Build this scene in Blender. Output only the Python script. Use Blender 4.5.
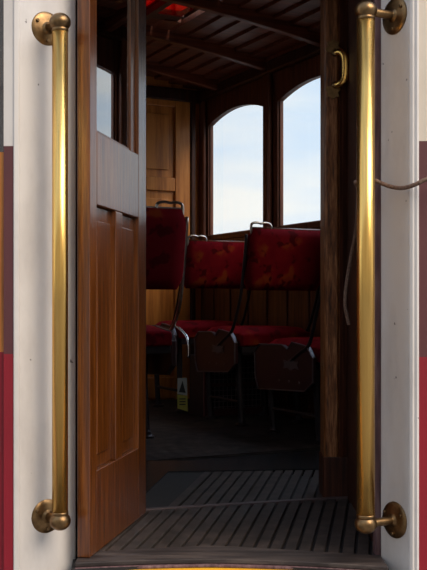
import bpy, bmesh, math, random
from mathutils import Vector, Matrix
R = math.radians
random.seed(4)
sc = bpy.context.scene
for o in list(bpy.data.objects): bpy.data.objects.remove(o)
C = sc.collection
H = .63                                     # eye height above the tram floor
# ---------------------------------------------------------------- camera
cam_d = bpy.data.cameras.new('camera'); cam = bpy.data.objects.new('camera', cam_d); C.objects.link(cam)
cam.location = (0, 0, H); cam.rotation_euler = (R(90), 0, 0)
cam_d.sensor_fit = 'HORIZONTAL'; cam_d.sensor_width = 36; cam_d.lens = 36*1000/427
cam_d.shift_y = 18/427; cam_d.clip_start = .05; cam_d.clip_end = 500
sc.camera = cam
# ---------------------------------------------------------------- world
w = bpy.data.worlds.new('sky'); sc.world = w; w.use_nodes = True
nt = w.node_tree; nt.nodes.clear()
def N(t, tree=None, **k):
    n = (tree or nt).nodes.new(t)
    for a, b in k.items(): setattr(n, a, b)
    return n
out = N('ShaderNodeOutputWorld'); bg = N('ShaderNodeBackground'); tc = N('ShaderNodeTexCoord')
sep = N('ShaderNodeSeparateXYZ'); ramp = N('ShaderNodeValToRGB'); noi = N('ShaderNodeTexNoise'); r2 = N('ShaderNodeValToRGB')
mp = N('ShaderNodeMapping'); mp.inputs['Scale'].default_value = (2.2, 2.2, 9)
mix = N('ShaderNodeMix', data_type='RGBA')
L = nt.links.new
L(tc.outputs['Generated'], sep.inputs[0]); L(sep.outputs['Z'], ramp.inputs[0])
ramp.color_ramp.elements[0].color = (.82, .90, 1.0, 1); ramp.color_ramp.elements[0].position = 0
ramp.color_ramp.elements[1].color = (.30, .50, .88, 1); ramp.color_ramp.elements[1].position = .8
e = ramp.color_ramp.elements.new(.25); e.color = (.66, .80, .98, 1)
L(tc.outputs['Generated'], mp.inputs[0]); L(mp.outputs[0], noi.inputs['Vector'])
noi.inputs['Scale'].default_value = 1.6; noi.inputs['Detail'].default_value = 6
r2.color_ramp.elements[0].position = .42; r2.color_ramp.elements[1].position = .64
L(noi.outputs['Fac'], r2.inputs[0]); L(r2.outputs['Color'], mix.inputs[0])
L(ramp.outputs['Color'], mix.inputs[6]); mix.inputs[7].default_value = (1.0, .98, .95, 1)
# bright sky patch added high over the window side to light the cushion tops
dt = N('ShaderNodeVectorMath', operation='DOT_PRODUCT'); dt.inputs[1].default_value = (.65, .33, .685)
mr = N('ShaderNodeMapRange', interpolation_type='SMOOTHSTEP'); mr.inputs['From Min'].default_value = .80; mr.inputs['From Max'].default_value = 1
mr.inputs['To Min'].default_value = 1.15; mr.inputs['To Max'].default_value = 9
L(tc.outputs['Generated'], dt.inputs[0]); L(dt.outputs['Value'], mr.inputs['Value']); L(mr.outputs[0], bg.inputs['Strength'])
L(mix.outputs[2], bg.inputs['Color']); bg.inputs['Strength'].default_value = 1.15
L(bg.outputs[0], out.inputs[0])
# ---------------------------------------------------------------- sun (veiled by cloud)
sd = bpy.data.lights.new('sun', 'SUN'); sun = bpy.data.objects.new('sun', sd); C.objects.link(sun)
sd.energy = 3.0; sd.angle = R(35); sd.color = (1, .87, .72)
sun.rotation_euler = Vector((-.72, .62, -.85)).to_track_quat('-Z', 'Y').to_euler()
# ---------------------------------------------------------------- exposure
vs = sc.view_settings; vs.view_transform = 'Standard'; vs.look = 'None'; vs.exposure = 0; vs.gamma = 1
try: vs.use_curve_mapping = False
except Exception: pass

# ================================================================ materials
def newmat(name):
    m = bpy.data.materials.new(name); m.use_nodes = True
    t = m.node_tree; b = t.nodes['Principled BSDF']
    return m, t, b
def coord(t, scale=(1, 1, 1), loc=(0, 0, 0)):
    tc = t.nodes.new('ShaderNodeTexCoord'); mp = t.nodes.new('ShaderNodeMapping')
    mp.inputs['Scale'].default_value = scale; mp.inputs['Location'].default_value = loc
    t.links.new(tc.outputs['Object'], mp.inputs[0]); return mp.outputs[0]
def noise(t, vec, scale, detail=5, rough=.6):
    n = t.nodes.new('ShaderNodeTexNoise'); n.inputs['Scale'].default_value = scale
    n.inputs['Detail'].default_value = detail; n.inputs['Roughness'].default_value = rough
    t.links.new(vec, n.inputs['Vector']); return n.outputs['Fac']
def cramp(t, fac, stops):
    r = t.nodes.new('ShaderNodeValToRGB'); el = r.color_ramp.elements
    while len(el) < len(stops): el.new(.5)
    for e, (p, c) in zip(el, stops): e.position = p; e.color = (*c, 1)
    t.links.new(fac, r.inputs[0]); return r.outputs['Color']
def bump(t, b, fac, strength=.2, dist=.002):
    n = t.nodes.new('ShaderNodeBump'); n.inputs['Strength'].default_value = strength; n.inputs['Distance'].default_value = dist
    t.links.new(fac, n.inputs['Height']); t.links.new(n.outputs[0], b.inputs['Normal']); t.links.new(n.outputs[0], b.inputs['Coat Normal'])
def mixc(t, fac, a, bcol):
    n = t.nodes.new('ShaderNodeMix'); n.data_type = 'RGBA'
    t.links.new(fac, n.inputs[0])
    for s, v in ((6, a), (7, bcol)):
        if isinstance(v, tuple): n.inputs[s].default_value = (*v, 1)
        else: t.links.new(v, n.inputs[s])
    return n.outputs[2]
def wood(name, dark, mid, light, rough=.45, coat=.0, coat_r=.15, grain=(28, 28, 1.6), bs=.15):
    m, t, b = newmat(name); v = coord(t, grain); b.inputs['Specular IOR Level'].default_value = .25
    f = noise(t, v, 1.6, 8, .65)
    c = cramp(t, f, [(.30, dark), (.5, mid), (.70, light)])
    t.links.new(c, b.inputs['Base Color']); b.inputs['Roughness'].default_value = rough
    b.inputs['Coat Weight'].default_value = coat; b.inputs['Coat Roughness'].default_value = coat_r; b.inputs['Coat IOR'].default_value = 1.62
    bump(t, b, f, bs, .001); return m
def paint(name, col, dirt, rough=.45, chips=None, amt=(.45, .75)):
    m, t, b = newmat(name); v = coord(t)
    f = noise(t, coord(t, (3, 3, 1.2)), 2.6, 8, .65)
    c = cramp(t, f, [(amt[0], col), (amt[1], dirt)])
    if chips:
        g = noise(t, v, 34, 3, .5); gg = cramp(t, g, [(.72, (0, 0, 0)), (.745, (1, 1, 1))])
        c = mixc(t, gg, c, chips)
    t.links.new(c, b.inputs['Base Color']); b.inputs['Roughness'].default_value = rough
    bump(t, b, noise(t, v, 60, 4), .08, .001); return m
def metal(name, a, c2, rough=.25, scale=14, stretch=(1, 1, 1), bs=.05):
    m, t, b = newmat(name); f = noise(t, coord(t, stretch), scale, 6, .6)
    t.links.new(cramp(t, f, [(.35, a), (.7, c2)]), b.inputs['Base Color'])
    b.inputs['Metallic'].default_value = 1; b.inputs['Roughness'].default_value = rough
    bump(t, b, f, bs, .001); return m
def plain(name, col, rough=.6, met=0):
    m, t, b = newmat(name); f = noise(t, coord(t), 20, 4)
    t.links.new(cramp(t, f, [(.3, tuple(x*.8 for x in col)), (.7, col)]), b.inputs['Base Color'])
    b.inputs['Roughness'].default_value = rough; b.inputs['Metallic'].default_value = met; return m

M = {}
M['white'] = paint('cream_white_paint', (.66, .615, .575), (.50, .455, .42), .4, (.14, .12, .11), (.45, .8))
M['cream'] = paint('cream_paint', (.66, .58, .48), (.55, .47, .38), .4)
M['maroon'] = paint('maroon_paint', (.105, .028, .03), (.075, .022, .025), .5)
M['red'] = paint('red_paint', (.26, .006, .018), (.20, .006, .014), .45)
M['yellow'] = paint('worn_yellow_paint', (.78, .40, .02), (.55, .26, .03), .5, (.08, .05, .03), (.5, .75))
M['door'] = wood('varnished_oak', (.04, .009, .001), (.115, .030, .003), (.23, .068, .008), .4, 1.0, .14, (55, 55, 2.2), .9)
M['weathered'] = wood('weathered_post_wood', (.018, .006, .003), (.18, .058, .014), (.42, .19, .08), .5, .2, .3, (90, 90, 9), .8)
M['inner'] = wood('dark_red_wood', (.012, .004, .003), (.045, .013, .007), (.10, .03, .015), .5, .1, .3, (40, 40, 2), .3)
M['ceil'] = wood('ceiling_wood', (.06, .014, .005), (.15, .034, .012), (.25, .06, .022), .5, .3, .25, (1, 30, 30), .2)
M['panel'] = wood('honey_panel_wood', (.30, .09, .018), (.54, .19, .038), (.66, .26, .06), .4, .3, .2, (14, 14, 1.2), .1)
M['frame'] = wood('window_frame_wood', (.05, .014, .008), (.12, .035, .016), (.2, .06, .025), .45, .2, .25, (30, 30, 2), .2)
M['purple'] = wood('faded_purple_brown_wood', (.05, .025, .03), (.14, .075, .075), (.24, .15, .14), .7, 0, .3, (50, 50, 4), .5)
M['slat'] = wood('worn_grey_slats', (.018, .014, .012), (.045, .034, .029), (.085, .06, .05), .6, 0, .3, (8, 8, 8), .5)
M['groove'] = plain('grimy_floor', (.014, .011, .010), .8)
M['sill'] = wood('worn_sill', (.02, .015, .014), (.05, .038, .034), (.12, .09, .075), .5, 0, .3, (3, 20, 20), .4)
M['lino'] = plain('dark_linoleum', (.026, .024, .023), .25)
M['brass'] = metal('polished_brass', (.92, .57, .17), (.74, .43, .11), .27, 10, (30, 30, .5), .06)
M['bronze'] = metal('aged_bronze', (.30, .18, .08), (.11, .065, .032), .36, 40, (1, 1, 1), .2)
M['steel'] = metal('dull_nickel', (.55, .48, .42), (.3, .26, .22), .28, 30)
M['nickel'] = metal('bright_nickel', (.85, .82, .80), (.6, .57, .55), .2, 30)
M['iron'] = plain('dark_iron', (.03, .02, .022), .5, .5)
M['plate'] = plain('maroon_enamel', (.032, .004, .007), .4)
M['platetrim'] = plain('worn_edge_metal', (.13, .09, .09), .5, .4)
M['rope'] = wood('jute_rope', (.05, .03, .022), (.15, .09, .065), (.24, .16, .12), .9, 0, .3, (120, 120, 120), .8)
M['ground'] = plain('cobbled_street', (.16, .145, .13), .8)
M['plaster'] = plain('blocker_plaster', (.50, .43, .33), .8)
M['dado'] = wood('brown_dado_wood', (.035, .009, .003), (.09, .025, .007), (.14, .045, .012), .45, .2, .25, (20, 20, 1.5), .1)
M['tagw'] = plain('tag_white', (.36, .36, .33), .6)
M['tagy'] = plain('tag_yellow', (.38, .33, .04), .6)
M['black'] = plain('black_print', (.01, .01, .01), .6)
M['mesh'] = plain('dark_grille', (.42, .34, .36), .5, .3)
# moquette
m, t, b = newmat('red_floral_moquette'); M['fabric'] = m
v = coord(t); vo = t.nodes.new('ShaderNodeTexVoronoi'); vo.inputs['Scale'].default_value = 6.5
nz = t.nodes.new('ShaderNodeTexNoise'); nz.inputs['Scale'].default_value = 9; t.links.new(v, nz.inputs['Vector'])
vm = t.nodes.new('ShaderNodeVectorMath'); vm.operation = 'MULTIPLY_ADD'; vm.inputs[1].default_value = (.18, .18, .18)
t.links.new(nz.outputs['Color'], vm.inputs[0]); t.links.new(v, vm.inputs[2]); t.links.new(vm.outputs[0], vo.inputs['Vector'])
c1 = cramp(t, vo.outputs['Distance'], [(.15, (.20, .028, .006)), (.30, (.155, .004, .007)), (.5, (.125, .002, .006))])
c2 = cramp(t, noise(t, v, 14, 2), [(.55, (0, 0, 0)), (.62, (1, 1, 1))])
t.links.new(mixc(t, c2, c1, (.06, .0015, .003)), b.inputs['Base Color']); b.inputs['Roughness'].default_value = .85
b.inputs['Specular IOR Level'].default_value = .04; b.inputs['Sheen Weight'].default_value = .35; b.inputs['Sheen Roughness'].default_value = .35; b.inputs['Sheen Tint'].default_value = (1, .03, .04, 1)
bump(t, b, noise(t, v, 300, 2), .3, .001)
# glass
def glass(name, tint, rough=0, k=1):
    m = bpy.data.materials.new(name); m.use_nodes = True; t = m.node_tree; t.nodes.clear()
    o = t.nodes.new('ShaderNodeOutputMaterial'); tr = t.nodes.new('ShaderNodeBsdfTransparent'); g = t.nodes.new('ShaderNodeBsdfGlossy')
    lw = t.nodes.new('ShaderNodeLayerWeight'); lw.inputs['Blend'].default_value = .5
    pw = t.nodes.new('ShaderNodeMath'); pw.operation = 'POWER'; pw.inputs[1].default_value = 5; t.links.new(lw.outputs['Facing'], pw.inputs[0])
    fr = t.nodes.new('ShaderNodeMath'); fr.operation = 'MULTIPLY_ADD'; fr.inputs[1].default_value = .9*k; fr.inputs[2].default_value = .04*k; t.links.new(pw.outputs[0], fr.inputs[0]); mx = t.nodes.new('ShaderNodeMixShader')
    tr.inputs['Color'].default_value = (*tint, 1); g.inputs['Roughness'].default_value = rough
    t.links.new(fr.outputs[0], mx.inputs[0]); t.links.new(tr.outputs[0], mx.inputs[1]); t.links.new(g.outputs[0], mx.inputs[2])
    t.links.new(mx.outputs[0], o.inputs[0]); return m
M['glass'] = glass('window_glass', (.96, .98, .98))
M['doorglass'] = glass('smoky_door_glass', (.35, .33, .33), 0, 2.7)
M['redglass'] = glass('red_clerestory_glass', (.62, .02, .01))

# ================================================================ helpers
def box(bm, x0, x1, y0, y1, z0, z1, mtx=None):
    vs = [bm.verts.new((x, y, z)) for z in (z0, z1) for y in (y0, y1) for x in (x0, x1)]
    if mtx is not None:
        for q in vs: q.co = mtx @ q.co
    for f in ((0, 2, 3, 1), (4, 5, 7, 6), (0, 1, 5, 4), (2, 6, 7, 3), (0, 4, 6, 2), (1, 3, 7, 5)):
        bm.faces.new([vs[i] for i in f])
    return vs
def prism(bm, pts, z0, z1):
    """vertical prism over a plan polygon"""
    a = [bm.verts.new((p[0], p[1], z0)) for p in pts]; b_ = [bm.verts.new((p[0], p[1], z1)) for p in pts]
    n = len(pts); bm.faces.new(a[::-1]); bm.faces.new(b_)
    for i in range(n): bm.faces.new((a[i], a[(i+1) % n], b_[(i+1) % n], b_[i]))
def extrude(bm, pts, fn, d0, d1):
    """polygon (u,v) placed by fn(u,v,d), thick d0..d1"""
    a = [bm.verts.new(fn(u, v, d0)) for u, v in pts]; b_ = [bm.verts.new(fn(u, v, d1)) for u, v in pts]
    n = len(pts); bm.faces.new(a[::-1]); bm.faces.new(b_)
    for i in range(n): bm.faces.new((a[i], a[(i+1) % n], b_[(i+1) % n], b_[i]))
def tube(bm, pts, r, seg=12, caps=True):
    pts = [Vector(p) for p in pts]; rings = []
    rs = r if isinstance(r, (list, tuple)) else [r]*len(pts)
    up = Vector((.13, .21, .97)).normalized(); prev = None
    for i, p in enumerate(pts):
        d = (pts[min(i+1, len(pts)-1)]-pts[max(i-1, 0)])
        d = d.normalized() if d.length > 1e-9 else Vector((0, 0, 1))
        if prev is None:
            a = d.orthogonal().normalized()
        else:
            a = (prev - d*prev.dot(d)).normalized()
        prev = a; c = d.cross(a)
        rings.append([bm.verts.new(p+rs[i]*(a*math.cos(2*math.pi*k/seg)+c*math.sin(2*math.pi*k/seg))) for k in range(seg)])
    for q, s in zip(rings, rings[1:]):
        for k in range(seg): bm.faces.new((q[k], q[(k+1) % seg], s[(k+1) % seg], s[k]))
    if caps: bm.faces.new(rings[0][::-1]); bm.faces.new(rings[-1])
def spline(pts, n=8):
    pts = [Vector(p) for p in pts]; P = [pts[0]*2-pts[1]]+pts+[pts[-1]*2-pts[-2]]; o = []
    for i in range(1, len(P)-2):
        for k in range(n):
            t_ = k/n; a, b_, c, d = P[i-1:i+3]
            o.append(.5*((2*b_)+(c-a)*t_+(2*a-5*b_+4*c-d)*t_*t_+(3*b_-a-3*c+d)*t_**3))
    return o+[pts[-1]]
def revolve(bm, org, axis, prof, seg=28):
    """profile [(distance along axis, radius)]"""
    tube(bm, [Vector(org)+Vector(axis).normalized()*d for d, r in prof], [max(r, 1e-4) for d, r in prof], seg)
def link(name, bm, mat, parent=None, bevel=0, seg=2, smooth=False, rz=0, loc=None, subd=0):
    bmesh.ops.recalc_face_normals(bm, faces=bm.faces)
    me = bpy.data.meshes.new(name); bm.to_mesh(me); bm.free()
    o = bpy.data.objects.new(name, me); C.objects.link(o); me.materials.append(mat)
    if smooth:
        for p in me.polygons: p.use_smooth = True
    if bevel:
        md = o.modifiers.new('b', 'BEVEL'); md.width = bevel; md.segments = seg; md.limit_method = 'ANGLE'; md.angle_limit = R(35)
        for p in me.polygons: p.use_smooth = True
        md.harden_normals = True
    if subd: md = o.modifiers.new('s', 'SUBSURF'); md.levels = md.render_levels = subd
    o.rotation_euler.z = rz
    if loc is not None: o.location = loc
    if parent is not None: o.parent = parent
    return o
def struct(name, bm, mat, label=None, **k):
    o = link(name, bm, mat, **k); o['kind'] = 'structure'
    if label: o['label'] = label
    return o
def thing(name, label, cat, loc=(0, 0, 0), rz=0, group=None, kind=None):
    o = bpy.data.objects.new(name, None); C.objects.link(o); o.location = loc; o.rotation_euler.z = rz
    o.empty_display_size = .1; tag(o, label, cat, group, kind); return o
def tag(o, label, cat, group=None, kind=None):
    o['label'] = label; o['category'] = cat
    if group: o['group'] = group
    if kind: o['kind'] = kind
    return o
B = bmesh.new
TH = math.asin(.449)                         # the saloon is turned against the doorway
cT, sT = math.cos(TH), math.sin(TH)
def W(n, a): return (cT*n-sT*a, sT*n+cT*a)
NW, NL, AF, AN = 2.963, .60, 6.062, 2.727    # window wall, left wall, far bulkhead, near partition (saloon frame)
CZ = H+1.36                                  # cornice

# ================================================================ structure
bm = B(); box(bm, -40, 40, -40, 60, -.95, -.90); struct('ground', bm, M['ground'])
bm = B(); box(bm, -30, 30, -8.3, -8, -.9, 6.5)  # unseen street front, added to block sky light and reflect in the brass
for k in range(-10, 11):
    for z in (.2, 3.4): box(bm, k*2.6-.55, k*2.6+.55, -8.0, -7.92, z, z+2.0)
struct('unseen_facade_blocker', bm, M['plaster'])
# --- saloon floor: fine slats running across the car
bm = B(); box(bm, NL-.05, NW+.05, AN+.25, AF+.05, -.12, -.018)
struct('floor', bm, M['lino'], rz=TH)
bm = B(); a = AN+1.02
while a < AF-.02:
    box(bm, 1.0, NW-.02, a, a+.016, -.018, -.008); a += .03
struct('floor', bm, M['slat'], 'ribbed wooden floor matting running across the saloon', rz=TH)
# --- platform floor
def farc(x): return 2.585-.30*abs(x-.0)**1.25*1.0 if x < 0 else 2.585-.27*x**1.1
bm = B(); pts = [(x, farc(x)-.12-.02*abs(x)) for x in [(-.34+.76*i/20) for i in range(21)]]
prism(bm, pts+[(.44, 3.6), W(1.8, 3.5), W(.62, 3.5), W(.62, 2.75), (-.36, 2.6)], -.12, -.009)
struct('floor', bm, M['groove'])
u = Vector((.165, .986)); p_ = Vector((.986, -.165))
def slats(y_front, y_back, k0, k1, pitch=.037, wd=.029, xl=None):
    bm = B()
    for k in range(k0, k1):
        c = k*pitch; e = []
        for off in (c, c+wd):
            o_ = p_*off+Vector((0, 2.6))
            s0 = (y_front((o_).x)-o_.y)/u.y
            for _ in range(6): s0 = (y_front((o_+u*s0).x)-o_.y)/u.y
            s1 = (y_back((o_).x)-o_.y)/u.y
            for _ in range(6): s1 = (y_back((o_+u*s1).x)-o_.y)/u.y
            e.append((o_+u*s0, o_+u*s1))
        if e[0][1].y-e[0][0].y < .05: continue
        prism(bm, [e[0][0], e[1][0], e[1][1], e[0][1]], -.012, 0)
    return bm
kb = lambda x: 3.10+.30*x
struct('floor', slats(farc, kb, -10, 12), M['slat'], 'ribbed wooden platform floor just inside the sill', bevel=.002)
bm = B(); prism(bm, [(-.34, kb(-.34)), (.47, kb(.47)), (.47, kb(.47)+.025), (-.34, kb(-.34)+.025)], -.02, .003)
struct('trim_1', bm, M['platetrim'], 'worn metal strip between the two floor mats', bevel=.002)
struct('floor', slats(lambda x: kb(x)+.03, lambda x: 3.74+.10*x, -6, 14), M['slat'], 'second ribbed floor mat behind the metal strip', bevel=.002)
bm = B(); prism(bm, [(-.40, 3.17), (-.25, 3.17), (-.17, 3.77), (.72, 3.85), (.78, 4.02), (-.5, 4.02)], -.02, -.004)
struct('trim_2', bm, M['lino'], 'smooth dark floor board at the saloon entrance')
# --- sill with its curved edge, yellow step edge below
xs = [(-.335+.75*i/24) for i in range(25)]
def fo(x): return 2.447-.03*abs(x)-.25*x*x if x < 0 else 2.447-.06*x-.28*x*x
bm = B(); prism(bm, [(x, fo(x)) for x in xs]+[(x, farc(x)) for x in xs[::-1]], -.008, .004)
struct('trim_3', bm, M['sill'], 'worn dark wooden door sill with a curved front edge', bevel=.003)
bm = B(); prism(bm, [(x, fo(x)-.008) for x in xs]+[(x, farc(x)) for x in xs[::-1]], -.016, -.008)
struct('trim_4', bm, M['purple'], 'chipped purple brown edge under the door sill', bevel=.003)
bm = B(); xs2 = [(-.333+.745*i/24) for i in range(25)]
prism(bm, [(x, fo(x)-.022) for x in xs2]+[(x, farc(x)) for x in xs2[::-1]], -.50, -.016)
struct('trim_5', bm, M['yellow'], 'worn yellow painted step edge under the door sill', bevel=.012, seg=4)

# --- window wall with three arched openings
SZ, SP, PK = H+.447, H+1.18, H+1.24
wins = [(5.235, 5.975), (4.31, 5.06), (3.25, 3.985)]
def opening_wall(name, n0, n1, wins, mat, a_lo, a_hi, ztop):
    bm = B(); box(bm, n0, n1, a_lo, a_hi, -.02, SZ)
    prev = a_hi
    for (lo, hi) in wins:
        box(bm, n0, n1, hi, prev, SZ, ztop); prev = lo
        K = 14; P = [(lo, ztop), (lo, SP)]
        for i in range(1, K):
            a = lo+(hi-lo)*i/K; q = (2*i/K-1); P.append((a, SP+(PK-SP)*(1-q*q)))
        P += [(hi, SP), (hi, ztop)]
        extrude(bm, P, lambda u_, v_, d: (d, u_, v_), n0, n1)
    box(bm, n0, n1, a_lo, prev, SZ, ztop)
    bmesh.ops.remove_doubles(bm, verts=bm.verts, dist=1e-5)
    return struct(name, bm, mat, rz=TH)
opening_wall('wall_right', NW, NW+.035, wins, M['frame'], AN-.06, AF+.06, CZ+.1)
opening_wall('wall_left', NL-.035, NL, wins, M['frame'], AN, AF+.06, CZ+.1)
def window(n_, lo, hi, nin, sgn, name):
    r = thing(name, ['arched saloon window farthest from the door', 'arched saloon window beside the weathered post', 'saloon window hidden beyond the weathered post'][n_] + (' in the window wall' if sgn > 0 else ' in the left wall'), 'window', rz=TH, kind='structure')
    bm = B(); f = .010
    box(bm, nin-.012*sgn, nin+.03*sgn, lo-.03, hi+.03, SZ-.035, SZ)
    link('sill', bm, M['frame'], r, bevel=.004)
    bm = B()
    for a0, a1 in ((lo, lo+f), (hi-f, hi)): box(bm, nin+.010*sgn, nin+.034*sgn, a0, a1, SZ, SP+.006)
    box(bm, nin+.010*sgn, nin+.034*sgn, lo, hi, SZ, SZ+.006)
    link('window_frame', bm, M['frame'], r, bevel=.003)
    bm = B(); box(bm, nin+.020*sgn, nin+.023*sgn, lo, hi, SZ+.006, PK); link('pane', bm, M['glass'], r)
    return r
for i, (lo, hi) in enumerate(wins): window(i, lo, hi, NW, 1, 'window_%d' % (i+1))
for i, (lo, hi) in enumerate(wins): window(i, lo, hi, NL, -1, 'window_%d' % (i+4))
# mullion posts and dado on the window wall
bm = B()
for c in (5.148, 4.27, 4.03): box(bm, NW-.035, NW, c-.035, c+.035, SZ-.03, CZ)
box(bm, NW-.03, NW, AF-.07, AF, SZ-.03, CZ)
struct('trim_6', bm, M['frame'], rz=TH, bevel=.012, seg=3)
bm = B(); a = AN+.1
while a < AF-.1:
    box(bm, NW-.012, NW, a, a+.20, .05, SZ-.06); a += .235
struct('trim_7', bm, M['dado'], 'brown wood boards under the saloon windows', rz=TH, bevel=.004)
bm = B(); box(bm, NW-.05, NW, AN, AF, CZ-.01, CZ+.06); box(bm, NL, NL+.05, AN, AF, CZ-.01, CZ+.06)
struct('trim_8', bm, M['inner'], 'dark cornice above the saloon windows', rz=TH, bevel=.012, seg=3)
# --- far bulkhead with panels
bm = B(); box(bm, NL, 1.45, AF, AF+.04, -.02, CZ+.7); box(bm, 2.1, NW, AF, AF+.04, -.02, CZ+.7); box(bm, 1.45, 2.1, AF, AF+.04, 1.9, CZ+.7)
box(bm, 1.45, 2.1, AF+.02, AF+.04, -.02, 1.9)
struct('wall_back', bm, M['panel'], rz=TH)
bm = B(); z1 = H+.135*AF/1; 
zr = H+.825
for a0, a1 in ((2.12, 2.19), (NW-.21, NW-.10)): box(bm, a0, a1, AF-.022, AF, -.02, H+1.37)
for z0, z1 in ((H+.74, H+.83), (H+1.30, H+1.37), (.0, .14)): box(bm, 2.19, NW-.21, AF-.022, AF, z0, z1)
struct('trim_9', bm, M['panel'], 'raised stiles and rails on the honey wood bulkhead', rz=TH, bevel=.006)
bm = B()
for z0, z1 in ((.19, H+.69), (H+.88, H+1.25)): box(bm, 2.235, NW-.255, AF-.010, AF, z0, z1)
struct('trim_10', bm, M['panel'], 'raised fields in the honey wood bulkhead', rz=TH, bevel=.008)
bm = B(); box(bm, NW-.10, NW-.065, AF-.035, AF, -.02, CZ); box(bm, NL, NW, AF-.05, AF, CZ-.02, CZ+.06)
struct('trim_11', bm, M['inner'], 'dark corner moulding of the bulkhead', rz=TH, bevel=.008)
# --- roof: shallow slopes of boards, ribs across
NC = (NW+NL)/2; RC = CZ+.20
def roofz(n): return CZ+.06+(RC-CZ-.06)*(1-(abs(n-NC)/(NW-NC))**1.6)
bm = B(); K = 24; sk = 1.50, 1.98      # clerestory opening
for i in range(K):
    n0 = NL-.06+(NW-NL+.12)*i/K; n1 = NL-.06+(NW-NL+.12)*(i+1)/K-.008
    segs = [(AN-.06, AF+.06)]
    if n1 > 1.93 and n0 < 2.24: segs = [(AN-.06, 4.5), (4.95, AF+.06)]
    zm = roofz(min(max((n0+n1)/2, NL), NW))
    for s in segs: box(bm, n0, n1, s[0], s[1], zm, zm+.03)
box_top = RC+.06
bmesh.ops.recalc_face_normals(bm, faces=bm.faces)
struct('ceiling', bm, M['ceil'], rz=TH)
bm = B()                                   # roof skin above, open over the clerestory panes
for n0, n1, a0, a1 in ((NL-.1, 1.82, AN-.1, AF+.1), (2.36, NW+.1, AN-.1, AF+.1), (1.82, 2.36, AN-.1, 4.40), (1.82, 2.36, 5.15, AF+.1)):
    box(bm, n0, n1, a0, a1, RC+.05, RC+.08)
struct('roof', bm, M['inner'], rz=TH)
bm = B()
for x0, x1, a0, a1 in ((NL-.1, NL-.06, AN-.1, AF+.1), (NW+.06, NW+.1, AN-.1, AF+.1)): box(bm, x0, x1, a0, a1, CZ+.0, RC+.06)
struct('roof', bm, M['inner'], rz=TH)
for k, (n0, n1, a1) in enumerate(((1.90, 2.065, 4.96), (2.10, 2.26, 4.87))):
    bm = B(); zz = roofz((n0+n1)/2); box(bm, n0, n1, 4.48, a1, zz+.004, zz+.008)
    struct('window_%d' % (7+k), bm, M['redglass'], 'small red glass pane in the saloon roof', rz=TH)
bm = B(); box(bm, 2.065, 2.10, 4.48, 4.97, roofz(2.08)-.02, roofz(2.08)+.03); box(bm, 2.09, 2.27, 4.87, 4.97, roofz(2.18), roofz(2.18)+.03)
struct('trim_17', bm, M['inner'], 'dark bar between the red roof panes', rz=TH)
k = 0; a = AF-.30
while a > AN+.1:
    bm = B(); K = 16
    for i in range(K):
        n0 = NL+(NW-NL)*i/K; n1 = NL+(NW-NL)*(i+1)/K
        z0, z1 = roofz(n0), roofz(n1)
        vs_ = [bm.verts.new(q) for q in ((n0, a-.022, z0-.055), (n1, a-.022, z1-.055), (n1, a+.022, z1-.055), (n0, a+.022, z0-.055),
                                         (n0, a-.022, z0+.01), (n1, a-.022, z1+.01), (n1, a+.022, z1+.01), (n0, a+.022, z0+.01))]
        for f in ((0, 3, 2, 1), (4, 5, 6, 7), (0, 1, 5, 4), (2, 3, 7, 6)): bm.faces.new([vs_[j] for j in f])
    bmesh.ops.remove_doubles(bm, verts=bm.verts, dist=1e-5)
    struct('trim_%d' % (20+k), bm, M['ceil'], rz=TH, bevel=.006); k += 1; a -= .62
for q, nn in enumerate((1.44,)):
    bm = B(); box(bm, nn-.03, nn+.03, AN, AF, roofz(nn)-.075, roofz(nn)+.01)
    struct('trim_%d' % (30+q), bm, M['inner'], 'long dark roof beam along the saloon', rz=TH, bevel=.012, seg=3)
# --- near partition, platform walls, platform ceiling
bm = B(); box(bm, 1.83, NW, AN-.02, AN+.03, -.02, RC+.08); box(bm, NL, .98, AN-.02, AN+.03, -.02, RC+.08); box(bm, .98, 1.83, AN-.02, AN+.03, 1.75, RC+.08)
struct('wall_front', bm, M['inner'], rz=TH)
# door post beside the opening: rounded with a groove
px0, px1, py0 = .3595, .436, 3.247
bm = B()
prism(bm, [(px0, py0+.01), (px0+.008, py0), (px0+.044, py0), (px0+.048, py0+.012), (px0+.056, py0+.012), (px0+.06, py0+.004), (px1, py0+.004), (px1, py0+.12), (px0, py0+.12)], -.02, RC)
struct('trim_12', bm, M['weathered'], 'weathered reddish wooden post at the saloon entrance', bevel=.004)
bm = B(); prism(bm, [(px0-.004, py0-.008), (px1+.005, py0-.006), (px1+.005, py0+.13), (px0-.004, py0+.13)], -.02, .13)
struct('baseboard_front', bm, M['inner'], 'dark kick block at the foot of the weathered post', bevel=.004)
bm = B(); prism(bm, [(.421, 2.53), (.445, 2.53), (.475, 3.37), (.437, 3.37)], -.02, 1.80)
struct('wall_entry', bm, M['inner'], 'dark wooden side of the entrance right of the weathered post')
bm = B(); prism(bm, [(.404, 2.500), (.440, 2.500), (.440, 2.535), (.404, 2.535)], -.05, 1.75)
struct('trim_13', bm, M['purple'], 'faded purple brown door frame strip behind the right brass rail', bevel=.003)
bm = B(); e1 = W(NL-.03, AN)
prism(bm, [(-.36, 2.52), (-.50, 2.43), (e1[0]-.03, e1[1]), (e1[0]+.02, e1[1]+.02)], -.12, 1.80)
struct('wall_side', bm, M['inner'])
bm = B(); prism(bm, [(-.36, 2.44), (.45, 2.44), W(1.95, AN), W(NL, AN)], 1.72, 1.80)
struct('ceiling', bm, M['ceil'])
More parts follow.
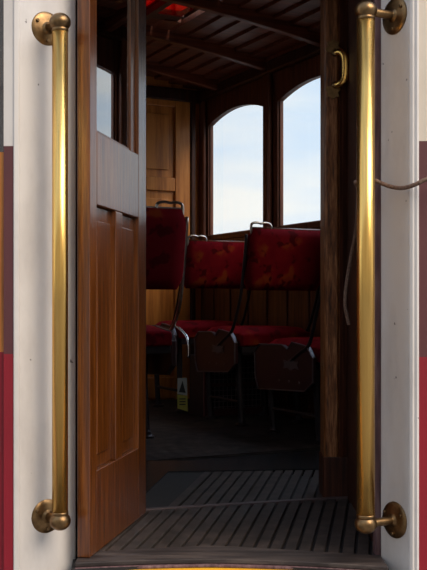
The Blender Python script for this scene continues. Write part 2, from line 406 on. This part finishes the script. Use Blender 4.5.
# --- white corner posts
L0, L1 = Vector((-.468, 2.405)), Vector((-.3435, 2.498))
bm = B(); prism(bm, [L0, L1, (-.350, 2.525), (-.50, 2.50), (-.50, 2.43)], -.6, 1.75)
struct('wall_post_left', bm, M['white'], 'white painted corner post left of the doorway', bevel=.004)
bm = B(); prism(bm, [(-.4805, 2.398), (-.4665, 2.402), (-.4655, 2.42), (-.4805, 2.43)], -.6, 1.75)
struct('trim_14', bm, M['white'], 'thin white bead along the left corner post', bevel=.004, seg=3)
R0, R1 = Vector((.415, 2.476)), Vector((.466, 2.386))
bm = B(); prism(bm, [R0, R1, (.50, 2.42), (.50, 2.52), (.417, 2.492)], -.6, 1.75)
struct('wall_post_right', bm, M['white'], 'white painted corner post right of the doorway', bevel=.004)
bm = B(); prism(bm, [(.4655, 2.379), (.4735, 2.373), (.4765, 2.377), (.4835, 2.372), (.489, 2.378), (.489, 2.42), (.468, 2.42)], -.6, 1.75)
struct('trim_15', bm, M['white'], 'double white bead along the right corner post', bevel=.002, seg=3)
# --- painted body strips beside the posts
def yz(y, Y): return H+(303-y)*Y/1000
for nm, x0, x1, Y, br in (('left', -.504, -.479, 2.402, (146, 354)), ('right', .4885, .95, 2.392, (141, 357))):
    zs = [-.6, yz(br[1], Y), yz(br[0], Y), 1.75]
    for i, (mt, col) in enumerate(((M['red'], 'red'), (M['maroon'], 'maroon'), (M['white'] if nm == 'left' else M['cream'], 'cream'))):
        bm = B(); box(bm, x0, x1, Y, Y+.03, zs[i], zs[i+1])
        struct('wall_%s_%s' % (col, nm), bm, mt, '%s painted band of the tram body at the %s edge' % (col, nm))
bm = B(); box(bm, -.95, -.504, 2.412, 2.43, -.6, yz(352, 2.41)); struct('wall_dash', bm, M['red'], 'red lower dash panel at the left edge')
bm = B(); box(bm, -.95, -.504, 2.412, 2.43, yz(352, 2.41), yz(152, 2.41)); struct('wall_dash_upper', bm, M['panel'], 'varnished wood dash panel at the left edge')
bm = B(); box(bm, -.95, -.504, 2.42, 2.425, yz(152, 2.41), 1.75); struct('window_9', bm, M['glass'], 'platform window pane at the left edge')
bm = B(); cx, cz = -.56, yz(445, 2.41)
P = [(cx+.045*math.cos(2*math.pi*i/32), cz+.115*math.sin(2*math.pi*i/32)) for i in range(32)]
Q = [(cx+.026*math.cos(2*math.pi*i/32), cz+.092*math.sin(2*math.pi*i/32)) for i in range(32)]
va = [bm.verts.new((p[0], 2.4105, p[1])) for p in P]; vb = [bm.verts.new((p[0], 2.4105, p[1])) for p in Q]
for i in range(32): bm.faces.new((va[i], va[(i+1) % 32], vb[(i+1) % 32], vb[i]))
struct('trim_16', bm, M['white'], 'white painted figure on the red dash panel')

# ================================================================ door leaf
P0 = Vector((-.3026, 2.45)); ud = Vector((.1017, .526)).normalized(); nd = Vector((ud.y, -ud.x))
ang = math.atan2(ud.y, ud.x)
LW = .536
door = thing('door_1', 'open varnished brown wooden door leaf with glass above two long panels', 'door', (P0.x, P0.y, 0), ang, kind='structure')
# leaf frame local: x along the leaf, -y towards the opening (face at y=0), thickness to +y
T = .033
bm = B()
zt = 1.70
for x0, x1 in ((0, .0565), (.453, LW)): box(bm, x0, x1, 0, T, .005, zt)
box(bm, .0565, .453, 0, T, .005, .210); box(bm, .0565, .453, 0, T, .876, 1.06); box(bm, .0565, .453, 0, T, 1.64, zt)
box(bm, .223, .286, 0, T, .21, .876)
link('frame', bm, M['door'], door, bevel=.0025)
for x0, x1 in ((.0565, .223), (.286, .453)):
    bm = B(); box(bm, x0, x1, .014, .022, .21, .876)
    box(bm, x0+.028, x1-.028, .008, .015, .245, .84)
    link('panel', bm, M['door'], door, bevel=.005, seg=2)
bm = B()                                     # glazing beads and the moulding inside the far stile
box(bm, .405, .453, .010, .026, 1.06, 1.64); box(bm, .0565, .405, .014, .026, 1.06, 1.072)
link('glazing_bead', bm, M['door'], door, bevel=.003)
bm = B(); box(bm, .0565, .42, .016, .020, 1.062, 1.64); link('pane', bm, M['doorglass'], door)
bm = B(); box(bm, LW, LW+.004, .001, T-.004, .03, zt-.02)
link('edge_strip', bm, M['iron'], door)

# ================================================================ brass hand rails
def rail(label, disc_xy, nrm, d, r, ztop, zbot, knob_r, fl_r):
    nrm = Vector((nrm[0], nrm[1], 0)).normalized(); K = Vector((disc_xy[0], disc_xy[1], 0))+nrm*d
    t_ = thing('handrail', label, 'handrail', (K.x, K.y, zbot)); L_ = lambda x, y, z: Vector((x-K.x, y-K.y, z-zbot))
    bm = B(); tube(bm, [L_(K.x, K.y, zbot+.01), L_(K.x, K.y, ztop-.01)], r, 32)
    link('pole', bm, M['brass'], t_, smooth=True)
    for z, sg in ((ztop, -1), (zbot, 1)):
        Dk = L_(disc_xy[0], disc_xy[1], z)
        bm = B(); prof = []
        revolve(bm, Dk-nrm*.004, nrm, [(0, fl_r), (.006, fl_r), (.009, fl_r*.93), (.011, fl_r*.7), (.013, fl_r*.36), (.018, fl_r*.24), (d-knob_r*.6, fl_r*.22)], 36)
        fl = link('flange', bm, M['bronze'], t_, bevel=.0015)
        for sc_ in ((.5, .3), (-.5, .3), (0, -.6)):
            bm = B()
            tdir = Vector((-nrm.y, nrm.x, 0)); q = Dk+tdir*sc_[0]*fl_r*1.3+Vector((0, 0, sc_[1]*fl_r*1.2))
            revolve(bm, q+nrm*.002, nrm, [(0, .0045), (.008, .0045), (.0095, .003)], 12)
            link('screw', bm, M['bronze'], fl)
        bm = B(); kc = L_(K.x, K.y, z)
        bmesh.ops.create_uvsphere(bm, u_segments=28, v_segments=18, radius=knob_r, matrix=Matrix.Translation(kc) @ Matrix.Diagonal((1.06, 1.06, .92, 1)))
        revolve(bm, kc, (0, 0, sg), [(knob_r*.5, r*1.02), (knob_r*.85, r*1.05), (knob_r*.92, r*.98)], 28)
        link('end_knob', bm, M['bronze'], t_, smooth=True)
    return t_
rail('polished brass hand rail on the white post left of the doorway', (-.410, 2.452), (.6, -.8), .071, .0192, 1.302, .108, .0245, .0425)
rail('thicker polished brass hand rail in front of the right white post', (.441, 2.43), (-.866, -.5), .090, .0215, 1.327, .103, .0255, .0445)

# ================================================================ pull handle on the weathered post
ph = thing('pull_handle', 'small brass pull handle screwed to the weathered entrance post', 'handle', (.394, 3.247, 1.388))
zc = 0
bm = B(); tube(bm, spline([(.000, -.006, .052), (.016, -.026, .051), (.029, -.036, .036), (.032, -.038, 0), (.029, -.036, -.036), (.016, -.026, -.051), (.000, -.006, -.052)], 6), [.0095+.005*math.sin(math.pi*i/36) for i in range(37)], 14)
link('grip', bm, M['brass'], ph, smooth=True)
for s in (1, -1):
    bm = B(); P = [(0, 1.0), (.45, .72), (.8, .75), (.62, .3), (1, 0), (.8, -.3), (0, -.45), (-.8, -.3), (-1, 0), (-.62, .3), (-.8, .75), (-.45, .72)]
    extrude(bm, [(x*.026-.006, s*(.066+z*.032)) for x, z in P], lambda a_, b_, d: (a_, d, b_), -.006, .0)
    revolve(bm, (.000, -.004, s*.052), (.3, -1, 0), [(0, .012), (.01, .011), (.014, .006)], 14)
    link('mounting_plate', bm, M['bronze'], ph, bevel=.001)

# ================================================================ rope
def PX(x, y, Y): return ((x-213.5)/1000*Y, Y, H+(303-y)*Y/1000)
bm = B()
pts = [PX(440, 176, 2.34), PX(427, 179, 2.34), PX(414, 185, 2.345), PX(402, 188, 2.37), PX(390, 186.5, 2.40), PX(381, 183, 2.41), PX(376, 181, 2.405)]
pts = [PX(470, 172, 2.35)]+pts
c = PX(367, 180, 2.385)
pts += [(c[0]+.0287*math.cos(t_), 2.387+.0287*math.sin(t_), c[2]+.004*math.sin(t_*2)) for t_ in (R(70), R(110), R(150))]
pts += [PX(358, 192, 2.52), PX(356, 230, 2.68), PX(350, 262, 2.75), PX(345, 300, 2.76), PX(349, 325, 2.76)]
S = spline(pts, 8)
tube(bm, S, .0052, 10)
tag(link('rope', bm, M['rope'], smooth=True), 'thin brown rope looped round the right brass rail', 'rope')

# ================================================================ seats
def rbox(bm, n0, n1, a0, a1, z0, z1, r=.03, dome=0, K=10):
    """cushion: rounded block with a domed top"""
    vs0 = len(bm.verts)
    bmesh.ops.create_grid
    X = [n0+(n1-n0)*i/K for i in range(K+1)]; Y = [a0+(a1-a0)*i/K for i in range(K+1)]
    cx_, cy_ = (n0+n1)/2, (a0+a1)/2
    def sup(x, y):
        qx = abs(x-cx_)/((n1-n0)/2); qy = abs(y-cy_)/((a1-a0)/2); return max(0, 1-qx**6)*max(0, 1-qy**6)
    top = [[bm.verts.new((x, y, z1-dome*(1-sup(x, y)**.5))) for x in X] for y in Y]
    bot = [[bm.verts.new((x, y, z0)) for x in X] for y in Y]
    for j in range(K):
        for i in range(K):
            bm.faces.new((top[j][i], top[j][i+1], top[j+1][i+1], top[j+1][i])); bm.faces.new((bot[j][i], bot[j+1][i], bot[j+1][i+1], bot[j][i+1]))
    for i in range(K):
        bm.faces.new((bot[0][i], bot[0][i+1], top[0][i+1], top[0][i])); bm.faces.new((bot[K][i+1], bot[K][i], top[K][i], top[K][i+1]))
        bm.faces.new((bot[i+1][0], bot[i][0], top[i][0], top[i+1][0])); bm.faces.new((bot[i][K], bot[i+1][K], top[i+1][K], top[i][K]))
def make_seat(label, n0, n1, a0, ztop, zbot, zc, aisle, hw=.115, length=.52, group='red upholstered saloon seats', chrome=False):
    """aisle = -1: aisle at n0 (right row), +1: aisle at n1 (left row). origin at the aisle foot."""
    na = n0 if aisle < 0 else n1; wd = n1-n0; s = -aisle                 # s: direction from the aisle to the wall
    x, y = W(na, a0); r = thing('tram_seat', label, 'seat', (x, y, -.008), TH, group)
    X = lambda d: s*d                                                     # local: d from the aisle towards the wall
    def bx(bm, d0, d1, y0, y1, z0, z1): box(bm, min(X(d0), X(d1)), max(X(d0), X(d1)), y0, y1, z0, z1)
    zt, zb, zq = ztop+.008, zbot+.008, zc+.008
    # backrest, slightly leaning back (towards the platform at the top)
    bm = B(); K = 12; lean = .05
    def yb(z): return -lean*(z-zb)/(zt-zb)
    rows = []
    for j in range(9):
        z = zb+(zt-zb)*j/8; q = abs(2*j/8-1); th = .016+.022*(1-q**4); inset = .022*max(0, q-.7)/.3
        ring = []
        for i in range(K+1): ring.append((inset+(wd-2*inset)*i/K, yb(z)-th*(1-.35*(abs(2*i/K-1)**4))))
        for i in range(K, -1, -1): ring.append((inset+(wd-2*inset)*i/K, yb(z)+th*(1-.35*(abs(2*i/K-1)**4))))
        rows.append([bm.verts.new((X(d), y_, z)) for d, y_ in ring])
    nn = len(rows[0])
    for a_, b_ in zip(rows, rows[1:]):
        for i in range(nn): bm.faces.new((a_[i], a_[(i+1) % nn], b_[(i+1) % nn], b_[i]))
    bm.faces.new(rows[0]); bm.faces.new(rows[-1][::-1])
    bk = link('backrest', bm, M['fabric'], r, smooth=True)
    bm = B(); tube(bm, [(X(.02), yb(zt), zt+.003), (X(wd-.02), yb(zt), zt+.003)], .006, 8)
    link('top_rail', bm, M['frame'], bk, smooth=True)
    # grip on the aisle corner
    bm = B(); g0 = .012; g = spline([(X(g0), yb(zt), zt-.03), (X(g0), yb(zt), zt+.014), (X(g0+.012), yb(zt), zt+.028), (X(g0+.04), yb(zt), zt+.031), (X(g0+hw*.5), yb(zt), zt+.027),
        (X(g0+hw-.04), yb(zt), zt+.031), (X(g0+hw-.012), yb(zt), zt+.027), (X(g0+hw), yb(zt), zt+.014), (X(g0+hw), yb(zt), zt-.004)], 5)
    tube(bm, g, .0065, 10); link('grip', bm, M['steel'], r, smooth=True)
    # cushion
    bm = B(); rbox(bm, min(X(.015), X(wd)), max(X(.015), X(wd)), .05, .05+length-.04, zq-.10, zq, dome=.035)
    link('cushion', bm, M['fabric'], r, smooth=True, bevel=.012, seg=3)
    bm = B(); bx(bm, .02, wd-.01, .06, length, zq-.135, zq-.10); link('seat_frame', bm, M['iron'], r, bevel=.004)
    # arms from the back down to the pivot
    for d in (-.012, wd+.004):
        bm = B(); tube(bm, spline([(X(d), yb(zt-.03), zt-.03), (X(d), yb((zt+zb)/2), (zt+zb)/2), (X(d), .01, zb), (X(d), .05, zb-.10), (X(d), .11, zq-.015), (X(d), .19, zq-.06), (X(d), .27, zq-.10)], 5), .0085, 8)
        link('back_arm', bm, M['steel'] if (chrome and d < 0) else M['iron'], r, smooth=True)
    if chrome:
        bm = B(); tube(bm, spline([(X(-.02), .12, zq-.012), (X(-.022), .06, zq-.022), (X(-.022), -.01, zq-.05), (X(-.022), -.035, zq-.09), (X(-.022), -.04, zq-.15)], 6), .0065, 10)
        o_ = link('arm_bracket', bm, M['nickel'], r, smooth=True); o_['label'] = 'shiny nickel curved bracket'
    # aisle end plate
    bm = B(); y0_, y1_ = .10, .10+length-.06
    P = [(y0_+.03, zq-.03), (y0_+.16, zq-.015), (y0_+.20, zq-.05), (y0_+.25, zq-.03), (y1_-.05, zq-.035), (y1_, zq-.075), (y1_-.01, zq-.20), (y1_-.04, zq-.255), (y0_+.05, zq-.235), (y0_-.02, zq-.19), (y0_-.02, zq-.08)]
    fn = lambda a_, b_, d: (X(d), a_, b_)
    extrude(bm, P, fn, -.012, .008); pl = link('end_plate', bm, M['plate'], r, bevel=.004)
    bm = B(); tube(bm, [fn(*q, -.014) for q in P]+[fn(*P[0], -.014)], .004, 6); link('plate_edge', bm, M['platetrim'], pl)
    bm = B(); yc, zc_ = .27, zq-.12
    extrude(bm, [(yc-.07, zc_+.02), (yc-.03, zc_+.014), (yc-.012, zc_+.026), (yc+.012, zc_+.026), (yc+.03, zc_+.014), (yc+.07, zc_+.02), (yc+.055, zc_), (yc+.07, zc_-.02), (yc+.03, zc_-.014), (yc+.012, zc_-.026),
        (yc-.012, zc_-.026), (yc-.03, zc_-.014), (yc-.07, zc_-.02), (yc-.055, zc_)], fn, -.016, -.012)
    link('ornament', bm, M['platetrim'], pl)
    for ya in (.2, .29, .38):
        bm = B(); revolve(bm, fn(ya, zq-.20, -.010), (-s, 0, 0), [(0, .007), (.005, .006)], 10); link('rivet', bm, M['platetrim'], pl)
    # legs
    for y_ in ((.32, .44) if chrome else (.13, .13+length-.16)):
        for d in ((.04, wd-.06)):
            bm = B(); tube(bm, spline([(X(d), y_, zq-.13), (X(d), y_, zq*.45), (X(d), y_-.02, .06), (X(d), y_-.03, .02)], 4), [.017]*12+[.02], 8)
            revolve(bm, (X(d), y_-.03, 0), (0, 0, 1), [(0, .036), (.008, .036), (.016, .022), (.03, .018)], 12)
            link('leg', bm, M['iron'], r)
    bm = B(); tube(bm, [(X(.04), .32 if chrome else .13, .12), (X(.04), .44 if chrome else .13+length-.16, .12)], .009, 8); link('stretcher', bm, M['iron'], r)
    return r
n0, n1 = 2.43, 2.875
make_seat('red floral seat with back against the second window, centre of the saloon', n0, n1, 4.485, 1.007, .695, .505, -1)
make_seat('farthest red floral seat of the window row, by the bulkhead', n0, n1, 5.233, .985, .715, .523, -1, length=.50)
make_seat('nearest seat of the window row, lower cushion with maroon end plate, beside the weathered post', n0, n1, 3.735, 1.0, .69, .462, -1, length=.58)
make_seat('tall backed red seat beside the open door leaf, with a curved nickel arm bracket', 1.12, 1.886, 4.086, 1.045, .69, .535, 1, hw=.125, chrome=True)

# ================================================================ heater under the seats
hx = W(2.47, 5.035)
ht = thing('heater', 'low maroon heater box with wire grille under the window seats', 'heater', (hx[0], hx[1], -.008), TH)
bm = B(); box(bm, 0, .46, .01, .19, .0, .34); link('casing', bm, M['iron'], ht, bevel=.004)
bm = B(); box(bm, 0, .46, -.004, .01, 0, .04); box(bm, 0, .46, -.004, .01, .31, .34); box(bm, 0, .03, -.004, .01, .04, .31); box(bm, .43, .46, -.004, .01, .04, .31); box(bm, .03, .43, -.004, .01, .165, .185)
link('front_frame', bm, M['maroon'], ht, bevel=.002)
bm = B()
for i in range(15): tube(bm, [(.03+.4*(i+.5)/15, .003, .04), (.03+.4*(i+.5)/15, .003, .31)], .0015, 5)
for i in range(9): tube(bm, [(.03, .001, .05+.25*i/8), (.43, .001, .05+.25*i/8)], .0015, 5)
link('grille', bm, M['mesh'], ht)

# ================================================================ warning tag on the aisle leg
tx = PX(182, 378, 4.42)
tg = thing('warning_tag', 'narrow white and yellow warning tag hanging by the aisle seat leg', 'sign', tx, R(12))
bm = B(); P = [(-.022, 0), (.024, -.004), (.026, -.150), (-.02, -.138)]
extrude(bm, [(-.020, 0), (.022, 0), (.024, -.078), (-.021, -.070)], lambda a_, b_, d: (a_, d, b_), -.001, .001)
link('card', bm, M['tagw'], tg)
bm = B(); extrude(bm, [(-.021, -.072), (.024, -.080), (.025, -.148), (-.021, -.134)], lambda a_, b_, d: (a_, d, b_), -.001, .001)
link('lower_card', bm, M['tagy'], tg)
bm = B(); extrude(bm, [(-.014, -.062), (.016, -.066), (.002, -.012)], lambda a_, b_, d: (a_, d, b_), -.002, -.001)
for z in (-.09, -.102, -.114): box(bm, -.012, .016, -.002, -.001, z-.005, z)
link('print', bm, M['black'], tg)
bm = B(); tube(bm, [(0, 0, 0), (.004, .02, .10)], .0012, 5); link('cord', bm, M['iron'], tg)
